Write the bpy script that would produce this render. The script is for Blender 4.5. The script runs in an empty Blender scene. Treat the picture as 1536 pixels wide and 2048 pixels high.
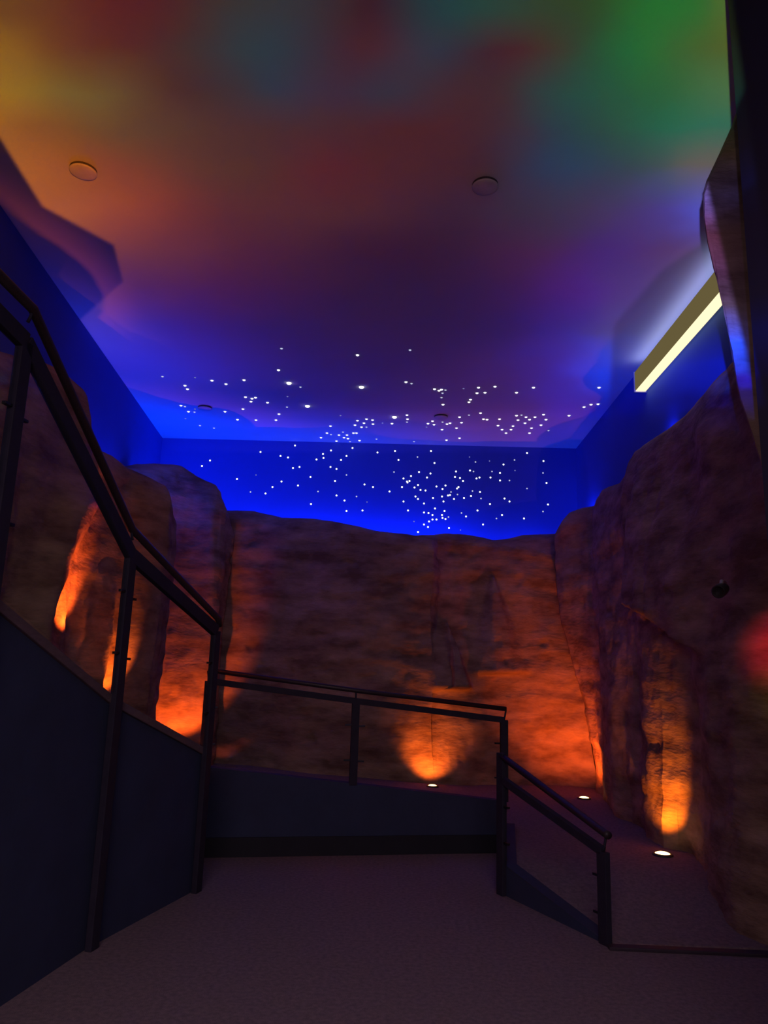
import bpy, bmesh, math, random
from mathutils import Vector, Matrix, noise

random.seed(7)
SC = bpy.context.scene
COL = SC.collection
W, H, F = 1536.0, 2048.0, 1500.0
EYE = 2.3

# ------------------------------------------------------------------ camera
PITCH = math.asin(0.2006)
ROLL = math.asin(0.0310 / math.cos(PITCH))
CF = Vector((0, math.cos(PITCH), math.sin(PITCH)))
U0 = Vector((0, -math.sin(PITCH), math.cos(PITCH)))
X0 = Vector((1, 0, 0))
CR = X0 * math.cos(ROLL) + U0 * math.sin(ROLL)
CU = -X0 * math.sin(ROLL) + U0 * math.cos(ROLL)
CP = Vector((0, 0, EYE))


def ray(px, py):
    return (CF * F + CR * (px - W / 2) + CU * (H / 2 - py)).normalized()


def at(px, py, d):
    """point seen at that place of the photo, on the plane at depth d"""
    r = ray(px, py)
    return CP + r * (d / r.y)


def onz(px, py, z):
    r = ray(px, py)
    return CP + r * ((z - EYE) / r.z)


def proj(p):
    v = p - CP
    f = v.dot(CF)
    return W / 2 + F * v.dot(CR) / f, H / 2 - F * v.dot(CU) / f


cam = bpy.data.cameras.new('camera')
cam.sensor_fit = 'VERTICAL'
cam.sensor_height = 36.0
cam.lens = 36.0 * F / H
cam.clip_start = 0.05
co = bpy.data.objects.new('camera', cam)
m = Matrix((CR, CU, -CF)).transposed().to_4x4()
m.translation = CP
co.matrix_world = m
COL.objects.link(co)
SC.camera = co


# ------------------------------------------------------------------ helpers
def tag(o, label=None, cat=None, group=None, kind=None):
    if label: o['label'] = label
    if cat: o['category'] = cat
    if group: o['group'] = group
    if kind: o['kind'] = kind
    return o


def obj(name, bm, mat, parent=None, smooth=False):
    me = bpy.data.meshes.new(name)
    bmesh.ops.recalc_face_normals(bm, faces=bm.faces)
    bm.to_mesh(me)
    bm.free()
    if smooth:
        for p in me.polygons: p.use_smooth = True
    me.materials.append(mat)
    o = bpy.data.objects.new(name, me)
    COL.objects.link(o)
    if parent:
        o.parent = parent
        o.matrix_parent_inverse = Matrix.Translation(-Vector(parent.location))
    return o


def empty(name, loc):
    o = bpy.data.objects.new(name, None)
    o.location = loc
    o.empty_display_size = 0.1
    COL.objects.link(o)
    return o


def add_hex(bm, pts):
    """pts: 8 corners, bottom ring of four then top ring of four"""
    v = [bm.verts.new(p) for p in pts]
    for f in ((0, 1, 2, 3), (7, 6, 5, 4), (0, 4, 5, 1), (1, 5, 6, 2), (2, 6, 7, 3), (3, 7, 4, 0)):
        bm.faces.new([v[i] for i in f])
    return v


def add_box(bm, c, s, ax=None, bev=0.0):
    """box centred at c with full sizes s along axes ax"""
    ax = ax or (Vector((1, 0, 0)), Vector((0, 1, 0)), Vector((0, 0, 1)))
    a, b, d = ax[0] * s[0] / 2, ax[1] * s[1] / 2, ax[2] * s[2] / 2
    c = Vector(c)
    pts = [c - a - b - d, c + a - b - d, c + a + b - d, c - a + b - d,
           c - a - b + d, c + a - b + d, c + a + b + d, c - a + b + d]
    vs = add_hex(bm, pts)
    if bev > 0:
        es = list({e for v in vs for e in v.link_edges})
        bmesh.ops.bevel(bm, geom=es, offset=bev, segments=2, affect='EDGES', profile=0.6)


def add_bar(bm, p0, p1, w, h, bev=0.006):
    """rectangular bar from p0 to p1; w across, h in the upright direction"""
    p0, p1 = Vector(p0), Vector(p1)
    d = (p1 - p0)
    L = d.length
    d.normalize()
    s = d.cross(Vector((0, 0, 1)))
    if s.length < 1e-4: s = Vector((1, 0, 0))
    s.normalize()
    u = s.cross(d).normalized()
    add_box(bm, (p0 + p1) / 2, (w, L, h), (s, d, u), bev)


def add_tube(bm, pts, r, n=16, caps=True):
    pts = [Vector(p) for p in pts]
    rings = []
    for i, p in enumerate(pts):
        if i == 0: d = pts[1] - p
        elif i == len(pts) - 1: d = p - pts[i - 1]
        else: d = (pts[i + 1] - p).normalized() + (p - pts[i - 1]).normalized()
        d.normalize()
        s = d.cross(Vector((0, 0, 1)))
        if s.length < 1e-3: s = d.cross(Vector((0, 1, 0)))
        s.normalize()
        u = s.cross(d).normalized()
        rings.append([bm.verts.new(p + (s * math.cos(a) + u * math.sin(a)) * r)
                      for a in (2 * math.pi * k / n for k in range(n))])
    for a, b in zip(rings, rings[1:]):
        for k in range(n):
            bm.faces.new((a[k], a[(k + 1) % n], b[(k + 1) % n], b[k]))
    if caps:
        bm.faces.new(rings[0][::-1])
        bm.faces.new(rings[-1])


def add_lathe(bm, prof, c, axis=Vector((0, 0, 1)), n=40):
    """profile [(radius, along axis)] turned about axis"""
    axis = axis.normalized()
    s = axis.cross(Vector((0, 1, 0)))
    if s.length < 1e-3: s = Vector((1, 0, 0))
    s.normalize()
    u = axis.cross(s)
    c = Vector(c)
    rings = []
    for r, z in prof:
        if r < 1e-6:
            rings.append([bm.verts.new(c + axis * z)])
        else:
            rings.append([bm.verts.new(c + axis * z + (s * math.cos(t) + u * math.sin(t)) * r)
                          for t in (2 * math.pi * k / n for k in range(n))])
    for a, b in zip(rings, rings[1:]):
        for k in range(n):
            k2 = (k + 1) % n
            if len(a) == 1 and len(b) == 1: continue
            if len(a) == 1: bm.faces.new((a[0], b[k2], b[k]))
            elif len(b) == 1: bm.faces.new((a[k], a[k2], b[0]))
            else: bm.faces.new((a[k], a[k2], b[k2], b[k]))


def lerp(tab, x):
    if x <= tab[0][0]: return tab[0][1]
    for (a, va), (b, vb) in zip(tab, tab[1:]):
        if x <= b: return va + (vb - va) * (x - a) / (b - a)
    return tab[-1][1]


def sstep(a, b, x):
    t = min(1, max(0, (x - a) / (b - a)))
    return t * t * (3 - 2 * t)


# ------------------------------------------------------------------ materials
class NT:
    def __init__(self, tree):
        self.t = tree
        tree.nodes.clear()

    def n(self, kind, **kw):
        nd = self.t.nodes.new(kind)
        for k, v in kw.items(): setattr(nd, k, v)
        return nd

    def l(self, a, b): self.t.links.new(a, b)

    def val(self, sock, v):
        if isinstance(v, bpy.types.NodeSocket): self.l(v, sock)
        else: sock.default_value = v

    def math(self, op, a, b=0.0, c=0.0, clamp=False):
        nd = self.n('ShaderNodeMath', operation=op, use_clamp=clamp)
        self.val(nd.inputs[0], a); self.val(nd.inputs[1], b)
        if len(nd.inputs) > 2: self.val(nd.inputs[2], c)
        return nd.outputs[0]

    def vec(self, op, a, b=None, c=None, scale=None):
        nd = self.n('ShaderNodeVectorMath', operation=op)
        self.val(nd.inputs[0], a)
        if b is not None: self.val(nd.inputs[1], b)
        if c is not None: self.val(nd.inputs[2], c)
        if scale is not None: self.val(nd.inputs[3], scale)
        return nd.outputs['Value'] if op in ('DISTANCE', 'DOT_PRODUCT', 'LENGTH') else nd.outputs[0]


def material(name, c1, c2=None, rough=0.8, scale=4.0, stretch=(1, 1, 1), bump=0.0, bump_scale=30.0, metal=0.0, spec=0.3):
    mt = bpy.data.materials.new(name)
    mt.use_nodes = True
    g = NT(mt.node_tree)
    out = g.n('ShaderNodeOutputMaterial')
    p = g.n('ShaderNodeBsdfPrincipled')
    g.l(p.outputs[0], out.inputs[0])
    p.inputs['Roughness'].default_value = rough
    p.inputs['Metallic'].default_value = metal
    p.inputs['Specular IOR Level'].default_value = spec
    tc = g.n('ShaderNodeTexCoord')
    mp = g.n('ShaderNodeMapping')
    mp.inputs['Scale'].default_value = stretch
    g.l(tc.outputs['Object'], mp.inputs[0])
    if c2 is None: c2 = tuple(v * 0.8 for v in c1)
    nz = g.n('ShaderNodeTexNoise')
    nz.inputs['Scale'].default_value = scale
    nz.inputs['Detail'].default_value = 6
    nz.inputs['Roughness'].default_value = 0.6
    g.l(mp.outputs[0], nz.inputs['Vector'])
    rp = g.n('ShaderNodeValToRGB')
    rp.color_ramp.elements[0].position = 0.35
    rp.color_ramp.elements[1].position = 0.68
    rp.color_ramp.elements[0].color = (*c2, 1)
    rp.color_ramp.elements[1].color = (*c1, 1)
    g.l(nz.outputs[0], rp.inputs[0])
    g.l(rp.outputs[0], p.inputs['Base Color'])
    if bump > 0:
        n2 = g.n('ShaderNodeTexNoise')
        n2.inputs['Scale'].default_value = bump_scale
        n2.inputs['Detail'].default_value = 5
        g.l(mp.outputs[0], n2.inputs['Vector'])
        b = g.n('ShaderNodeBump')
        b.inputs['Strength'].default_value = bump
        b.inputs['Distance'].default_value = 0.03
        g.l(n2.outputs[0], b.inputs['Height'])
        g.l(b.outputs[0], p.inputs['Normal'])
    return mt


def emission(name, col, strength):
    mt = bpy.data.materials.new(name)
    mt.use_nodes = True
    g = NT(mt.node_tree)
    out = g.n('ShaderNodeOutputMaterial')
    e = g.n('ShaderNodeEmission')
    e.inputs[0].default_value = (*col, 1)
    e.inputs[1].default_value = strength
    g.l(e.outputs[0], out.inputs[0])
    return mt


def glass_material(name):
    mt = bpy.data.materials.new(name)
    mt.use_nodes = True
    g = NT(mt.node_tree)
    out = g.n('ShaderNodeOutputMaterial')
    tr = g.n('ShaderNodeBsdfTransparent')
    tr.inputs[0].default_value = (0.95, 0.97, 0.96, 1)
    gl = g.n('ShaderNodeBsdfGlossy')
    gl.inputs['Roughness'].default_value = 0.05
    gl.inputs[0].default_value = (0.8, 0.8, 0.8, 1)
    lw = g.n('ShaderNodeLayerWeight')
    lw.inputs[0].default_value = 0.5
    fr = g.n('ShaderNodeMath', operation='POWER')
    g.l(lw.outputs['Facing'], fr.inputs[0]); fr.inputs[1].default_value = 4.0
    fm = g.n('ShaderNodeMath', operation='MULTIPLY_ADD')
    g.l(fr.outputs[0], fm.inputs[0]); fm.inputs[1].default_value = 0.25; fm.inputs[2].default_value = 0.02
    fr = fm
    mx = g.n('ShaderNodeMixShader')
    g.l(fr.outputs[0], mx.inputs[0])
    g.l(tr.outputs[0], mx.inputs[1])
    g.l(gl.outputs[0], mx.inputs[2])
    g.l(mx.outputs[0], out.inputs[0])
    return mt


M_ROCK = material('sandstone', (0.46, 0.30, 0.21), (0.19, 0.11, 0.078), rough=0.95, scale=1.6,
                  stretch=(1, 1, 2.6), bump=0.55, bump_scale=9.0, spec=0.1)
M_WALL = material('night_sky_paint', (0.065, 0.12, 0.46), (0.055, 0.11, 0.43), rough=0.9, scale=0.6, spec=0.1)
M_CEIL = material('ceiling_paint', (0.62, 0.62, 0.62), (0.58, 0.58, 0.58), rough=0.95, scale=0.5, spec=0.1)
M_CARPET = material('carpet', (0.30, 0.22, 0.22), (0.20, 0.15, 0.16), rough=1.0, scale=26, bump=0.5, bump_scale=160, spec=0.05)
M_PLASTER = material('dark_parapet_paint', (0.043, 0.054, 0.11), (0.036, 0.045, 0.09), rough=0.85, scale=2.0, bump=0.1, spec=0.2)
M_COPING = material('coping_wood', (0.16, 0.11, 0.12), (0.12, 0.08, 0.09), rough=0.7, scale=5.0, stretch=(6, 1, 6), spec=0.2)
M_KICK = material('black_kick_board', (0.02, 0.02, 0.03), rough=0.7, scale=3)
M_STEEL = material('dark_painted_steel', (0.035, 0.03, 0.05), (0.028, 0.024, 0.04), rough=0.65, scale=8, spec=0.12)
M_HAND = material('dark_handrail_wood', (0.04, 0.025, 0.03), (0.03, 0.018, 0.022), rough=0.45, scale=10, stretch=(1, 8, 1), spec=0.4)
M_CLAMP = material('clamp_metal', (0.05, 0.05, 0.06), rough=0.4, metal=0.8, scale=8)
M_GLASS = glass_material('clear_glass')
M_PANEL = material('fixture_housing', (0.62, 0.57, 0.42), (0.58, 0.53, 0.4), rough=0.6, scale=3)
M_DIFF = emission('warm_white_diffuser', (1.0, 0.86, 0.52), 1.25)
M_SPOTLENS = emission('amber_lens', (1.0, 0.62, 0.22), 6.0)
M_BEZEL = material('black_bezel', (0.06, 0.05, 0.05), rough=0.5, scale=8)
M_TOPGLOW = emission('added_blue_top_glow', (.46, .52, 1.0), 2.6)  # glowing top added to the box, tinted blue for the ceiling halo
M_SIDE = emission('warm_side_diffuser', (1.0, .78, .32), .13)
M_DISC = material('ceiling_fixture_plastic', (0.58, 0.57, 0.57), rough=0.6, scale=6)
M_RIM = material('ceiling_fixture_rim_shade', (0.07, 0.065, 0.07), rough=0.6, scale=6)  # shade on the fixtures' near side put into a dark rim colour
M_NEARWALL = material('near_wall_paint', (0.06, 0.05, 0.08), (0.05, 0.045, 0.07), rough=0.9, scale=1.5)
M_TRIM = material('threshold_metal', (0.05, 0.035, 0.05), rough=0.6, scale=6)
STAR = [emission('star_bright', (1.0, 0.98, 0.95), 5.0), emission('star_normal', (0.95, 0.96, 1.0), 2.0),
        emission('star_dim', (0.7, 0.75, 1.0), 0.75), emission('star_faint', (0.45, 0.5, 1.0), 0.42)]

# ------------------------------------------------------------------ room shell
ZC = 6.9
cl = onz(325, 876, ZC)          # back left corner of ceiling
cr = onz(1152, 897, ZC)         # back right corner
l2 = onz(157, 635, ZC)
r2 = onz(1268, 752, ZC)


def ext(a, b, y):
    t = (y - a.y) / (b.y - a.y)
    p = a + (b - a) * t
    return p


YF = -2.5
lf = ext(cl, l2, YF)
rf = ext(cr, r2, YF)


def slab(name, pts2, z0, z1, mat, kind='structure'):
    bm = bmesh.new()
    n = len(pts2)
    a = [bm.verts.new((p[0], p[1], z0)) for p in pts2]
    b = [bm.verts.new((p[0], p[1], z1)) for p in pts2]
    bm.faces.new(a[::-1]); bm.faces.new(b)
    for i in range(n):
        bm.faces.new((a[i], a[(i + 1) % n], b[(i + 1) % n], b[i]))
    return tag(obj(name, bm, mat), kind=kind)


def wall(name, a, b, thick, z0, z1, mat):
    """upright wall from plan point a to b, thick on its right-hand side"""
    a, b = Vector((a[0], a[1])), Vector((b[0], b[1]))
    d = (b - a).normalized()
    n = Vector((d.y, -d.x)) * thick
    return slab(name, [a, b, b + n, a + n], z0, z1, mat)


slab('ceiling', [(lf.x - .4, YF), (rf.x + .4, YF), (cr.x + .6, cr.y + .4), (cl.x - .6, cl.y + .4)], ZC, ZC + 0.2, M_CEIL)
wall('wall_back', (cr.x + .5, cr.y + .5 * (cr.y - cl.y) / (cr.x - cl.x)), (cl.x - .5, cl.y - .5 * (cr.y - cl.y) / (cr.x - cl.x)), 0.2, -0.1, ZC, M_WALL)
wall('wall_left', (cl.x, cl.y), (lf.x, lf.y), 0.2, -0.1, ZC, M_WALL)
wall('wall_right', (rf.x, rf.y), (cr.x, cr.y), 0.2, 3.7, ZC, M_WALL)
wall('wall_right_lower', (4.75, rf.y), (4.75, cr.y), 0.2, -0.1, 3.75, M_WALL)
slab('floor', [(-6, YF), (6, YF), (6, cr.y), (-6, cl.y)], -0.2, 0.0, M_CARPET)

# ------------------------------------------------------------------ ramp and parapets
P3 = at(432, 1262, 8.2); P2 = at(262, 1110, 6.6); P1 = at(52, 670, 4.85)
P0x = P1 + (P1 - P2) * 0.9
NB = at(1204, 1886, 7.08); CB = at(1004, 1728, 8.44)


def par_top(px, py, d): return at(px, py, d).z


ZT = {'P3': par_top(405, 1494, 8.2), 'P2': par_top(240, 1392, 6.6), 'P1': par_top(20, 1178, 4.85)}
ZT['P0'] = ZT['P1'] + (ZT['P1'] - ZT['P2']) * 0.9


def parapet(name, stations, t, mat, side=1, base=0.0):
    """solid low wall along stations [(x, y, ztop)], its inner face on the line"""
    bm = bmesh.new()
    rings = []
    for i, (x, y, z) in enumerate(stations):
        a = Vector(stations[max(0, i - 1)][:2]); b = Vector(stations[min(len(stations) - 1, i + 1)][:2])
        d = (b - a).normalized()
        n = Vector((d.y, -d.x)) * side * t
        rings.append([bm.verts.new(p) for p in ((x, y, base), (x + n.x, y + n.y, base), (x + n.x, y + n.y, z), (x, y, z))])
    for a, b in zip(rings, rings[1:]):
        for k in range(4):
            bm.faces.new((a[k], a[(k + 1) % 4], b[(k + 1) % 4], b[k]))
    bm.faces.new(rings[0]); bm.faces.new(rings[-1][::-1])
    return tag(obj(name, bm, mat), kind='structure')


LW = [(P0x.x - .05, P0x.y, ZT['P0']), (P1.x - .05, P1.y, ZT['P1']), (P2.x - .05, P2.y, ZT['P2']), (P3.x - .05, P3.y, ZT['P3'])]
B0 = at(405, 1537, 9.57); B1 = at(992, 1600, 10.28)
parapet('wall_ramp_left', LW, 0.16, M_PLASTER, side=-1)
parapet('wall_ramp_left_return', [(P3.x - .05, P3.y + .005, ZT['P3']), (B0.x - .05, B0.y + .1, B0.z)], 0.16, M_PLASTER, side=-1)
parapet('wall_ramp_back', [(B0.x - .1, B0.y, B0.z + .03), (B1.x + .1, B1.y, B1.z - .01)], 0.16, M_PLASTER, side=-1)
parapet('wall_ramp_right', [(NB.x + .03, NB.y, 0.02), (CB.x + .02, CB.y, CB.z), (B1.x + .1, B1.y, CB.z + .06)], 0.14, M_PLASTER, side=1)
# coping along the left wall, kick board along the back one
for nm, a, b in (('trim_1', LW[0], LW[1]), ('trim_2', LW[1], LW[2]), ('trim_3', LW[2], LW[3])):
    bm = bmesh.new()
    add_bar(bm, Vector(a) + Vector((-.07, 0, -.035)), Vector(b) + Vector((-.07, 0, -.035)), 0.20, 0.07, 0.01)
    tag(obj(nm, bm, M_COPING), kind='structure')
bm = bmesh.new()
dk = (B1 - B0); dk.z = 0; dk.normalize()
nk = Vector((dk.y, -dk.x, 0))
add_bar(bm, Vector((B0.x, B0.y, .11)) + nk * .02, Vector((B1.x, B1.y, .11)) + nk * .02, .03, .22, .004)
tag(obj('baseboard_back', bm, M_KICK), kind='structure')


def ground_z(x, y):
    z = 0.02 + 0.28 * sstep(7.0, 8.9, y)
    z += 0.24 * sstep(9.5, 11.0, y) * min(1, max(0, (1.6 - x) / 4.2))
    return z


def ramp_mesh(name, rows, mat):
    bm = bmesh.new()
    g = []
    for r in rows:
        g.append([bm.verts.new(p) for p in r])
    lo = [[bm.verts.new((v.co.x, v.co.y, -0.05)) for v in r] for r in g]
    nr, nc = len(g), len(g[0])
    for i in range(nr - 1):
        for j in range(nc - 1):
            bm.faces.new((g[i][j], g[i][j + 1], g[i + 1][j + 1], g[i + 1][j]))
            bm.faces.new((lo[i][j], lo[i + 1][j], lo[i + 1][j + 1], lo[i][j + 1]))
    for j in range(nc - 1):
        bm.faces.new((g[0][j], lo[0][j], lo[0][j + 1], g[0][j + 1]))
        bm.faces.new((g[-1][j], g[-1][j + 1], lo[-1][j + 1], lo[-1][j]))
    for i in range(nr - 1):
        bm.faces.new((g[i][0], g[i + 1][0], lo[i + 1][0], lo[i][0]))
        bm.faces.new((g[i][-1], lo[i][-1], lo[i + 1][-1], g[i + 1][-1]))
    return tag(obj(name, bm, mat, smooth=False), kind='structure')


rows = []
for k in range(26):                                  # right part and far part
    y = NB.y - .02 + (14.6 - NB.y) * k / 25
    if y < CB.y: xi = NB.x + .1 + (CB.x - NB.x) * (y - NB.y) / (CB.y - NB.y)
    else: xi = CB.x + .12 + (B1.x - CB.x) * min(1, (y - CB.y) / (B1.y - CB.y))
    rows.append([(xi + (4.9 - xi) * j / 14, y, ground_z(xi + (4.9 - xi) * j / 14, y)) for j in range(15)])
ramp_mesh('floor_ramp_right', rows, M_CARPET)
rows = []
for k in range(12):
    t = k / 11
    y0f = 0.0
    row = []
    for j in range(20):
        x = -4.6 + (B1.x + .14 + 4.6) * j / 19
        y0 = B0.y + (B1.y - B0.y) * max(0, (x - B0.x) / (B1.x - B0.x)) + .1
        y = y0 + (14.6 - y0) * t
        row.append((x, y, ground_z(x, y) + .0))
    rows.append(row)
ramp_mesh('floor_ramp_back', rows, M_CARPET)
rows = []
for k in range(14):
    y = P0x.y + (B0.y + .12 - P0x.y) * k / 13
    if y < P1.y: xi = P0x.x + (P1.x - P0x.x) * (y - P0x.y) / (P1.y - P0x.y)
    elif y < P2.y: xi = P1.x + (P2.x - P1.x) * (y - P1.y) / (P2.y - P1.y)
    elif y < P3.y: xi = P2.x + (P3.x - P2.x) * (y - P2.y) / (P3.y - P2.y)
    else: xi = P3.x + (B0.x - P3.x) * (y - P3.y) / (B0.y - P3.y)
    z = lerp([(P0x.y, ZT['P0'] - .3), (P1.y, ZT['P1'] - .3), (P2.y, ZT['P2'] - .3), (P3.y, ZT['P3'] - .3), (B0.y, .55)], y)
    rows.append([(-4.7 + (xi - .14 + 4.7) * j / 6, y, z) for j in range(7)])
ramp_mesh('floor_ramp_left', rows, M_CARPET)
bm = bmesh.new()
ta, tb = onz(1216, 1897, 0.0), onz(1640, 1916, 0.0)
add_bar(bm, ta + Vector((0, 0, .012)), tb + Vector((0, 0, .012)), .10, .03, .008)
tag(obj('trim_4', bm, M_TRIM), kind='structure')


# ------------------------------------------------------------------ railings
def rail_post(parent, x, y, z0, z1, d, w=.10, t=.06):
    bm = bmesh.new()
    s = Vector((d.y, -d.x, 0)).normalized()
    dd = Vector((d.x, d.y, 0)).normalized()
    add_box(bm, (x, y, (z0 + z1) / 2), (t, w, z1 - z0), (s, dd, Vector((0, 0, 1))), .006)
    return obj('post', bm, M_STEEL, parent)


def railing(name, label, posts, glass_bot, hand, top, pw=.10, hr=.033, clamps=True, th=.075):
    """posts [(x,y,z0,z1)], top [points] of frame rail, hand [points] of handrail, glass_bot z at the posts"""
    root = empty(name, (posts[0][0], posts[0][1], posts[0][2]))
    tag(root, label, 'railing')
    for i, (x, y, z0, z1) in enumerate(posts):
        a = Vector(posts[max(0, i - 1)][:2]); b = Vector(posts[min(len(posts) - 1, i + 1)][:2])
        po = rail_post(root, x, y, z0, z1, b - a, w=pw)
    for a, b in zip(top, top[1:]):
        bm = bmesh.new()
        add_bar(bm, a, b, .06, th)
        obj('top_rail', bm, M_STEEL, root)
    bm = bmesh.new()
    add_tube(bm, hand, hr)
    obj('handrail', bm, M_HAND, root, smooth=True)
    # glass panels
    for i in range(len(posts) - 1):
        a, b = posts[i], posts[i + 1]
        pa, pb = Vector(a[:3]), Vector(b[:3])
        d = Vector((b[0] - a[0], b[1] - a[1], 0)); L = d.length; d.normalize()
        s = Vector((d.y, -d.x, 0)) * .006
        g = .06
        def zz(z_a, z_b, k): return z_a + (z_b - z_a) * k / L
        qa = Vector((a[0], a[1], 0)) + d * g; qb = Vector((b[0], b[1], 0)) - d * g
        za0, zb0 = zz(glass_bot[i], glass_bot[i + 1], g), zz(glass_bot[i], glass_bot[i + 1], L - g)
        za1, zb1 = zz(top[i][2], top[i + 1][2], g) - .03, zz(top[i][2], top[i + 1][2], L - g) - .03
        bm = bmesh.new()
        add_hex(bm, [Vector((qa.x, qa.y, za0)) - s, Vector((qb.x, qb.y, zb0)) - s, Vector((qb.x, qb.y, zb0)) + s, Vector((qa.x, qa.y, za0)) + s,
                     Vector((qa.x, qa.y, za1)) - s, Vector((qb.x, qb.y, zb1)) - s, Vector((qb.x, qb.y, zb1)) + s, Vector((qa.x, qa.y, za1)) + s])
        obj('glass_panel', bm, M_GLASS, root)
        if clamps:
            for f in (.28, .72):
                for q, z0_, z1_, sg in ((qa, za0, za1, 1), (qb, zb0, zb1, -1)):
                    bm = bmesh.new()
                    c = Vector((q.x, q.y, z0_ + (z1_ - z0_) * f)) + d * sg * .015
                    add_box(bm, c, (.11, .03, .022), (d, Vector((d.y, -d.x, 0)), Vector((0, 0, 1))), .003)
                    obj('glass_clamp', bm, M_CLAMP, root)
    return root


def bracket(root, p_hand, p_post):
    bm = bmesh.new()
    add_tube(bm, [p_hand, (Vector(p_hand) + Vector(p_post)) / 2 + Vector((0, 0, -.01)), p_post], .012, 10)
    obj('bracket', bm, M_STEEL, root, smooth=True)


# left railing: top rail and handrail as they descend away from the viewer
tL = [P0x + Vector((.0, 0, 0)), at(52, 684, 4.85), at(267, 1110, 6.6), at(430, 1262, 8.2)]
tL[0] = tL[1] + Vector((P0x.x - P1.x, P0x.y - P1.y, .30))
lposts = [(p.x, p.y, 0.0, t.z) for p, t in zip((P0x, P1, P2, P3), tL)]
gl = [ZT['P0'], ZT['P1'], ZT['P2'], ZT['P3']]
hL = [at(66, 618, 4.85), at(264, 1058, 6.6), at(437, 1238, 8.2), at(438, 1252, 8.24)]
hL = [hL[0] + Vector((P0x.x - P1.x, P0x.y - P1.y, .22))] + hL
RL = railing('ramp_railing', 'dark steel and glass railing of the rising ramp on the left, nearest railing', lposts, gl, hL, [Vector((p[0], p[1], t.z)) for p, t in zip(lposts, tL)], pw=.115, hr=.036, th=.125)
for h, p in ((hL[1], P1), (hL[2], P2), (hL[3], P3)):
    bracket(RL, h - Vector((0, 0, .02)), Vector((p.x, p.y, h.z - .10)))

# railing on top of the wall across the far end
tB = [at(418, 1362, 9.60), at(712, 1402, 9.94), at(1008, 1440, 10.26)]
bz = [at(405, 1535, 9.60), at(708, 1567, 9.94), at(1000, 1600, 10.26)]
bposts = [(t.x, t.y, b.z - .02, t.z) for t, b in zip(tB, bz)]
hB = [at(416, 1340, 9.58), at(712, 1381, 9.92), at(1012, 1418, 10.24)]
RB = railing('ramp_railing', 'straight dark railing with one middle post on the wall across the far end', bposts,
             [b.z for b in bz], hB, tB, pw=.10, hr=.03)
for h, t in zip(hB, tB): bracket(RB, h - Vector((0, 0, .01)), t)

# short railing running down to the floor on the right
tR = [at(1003, 1558, 8.44), at(1206, 1703, 7.08)]
hR = [at(1003, 1512, 8.44), at(1212, 1668, 7.06), at(1217, 1671, 7.02)]
rposts = [(tR[0].x, tR[0].y, 0.0, at(1003, 1506, 8.44).z), (tR[1].x, tR[1].y, 0.0, tR[1].z)]
RR = railing('ramp_railing', 'short dark glass railing sloping down to the carpet floor on the right', rposts,
             [CB.z, 0.03], hR, tR, pw=.11, hr=.035)
bracket(RR, hR[1] - Vector((0, 0, .02)), tR[1])


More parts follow.
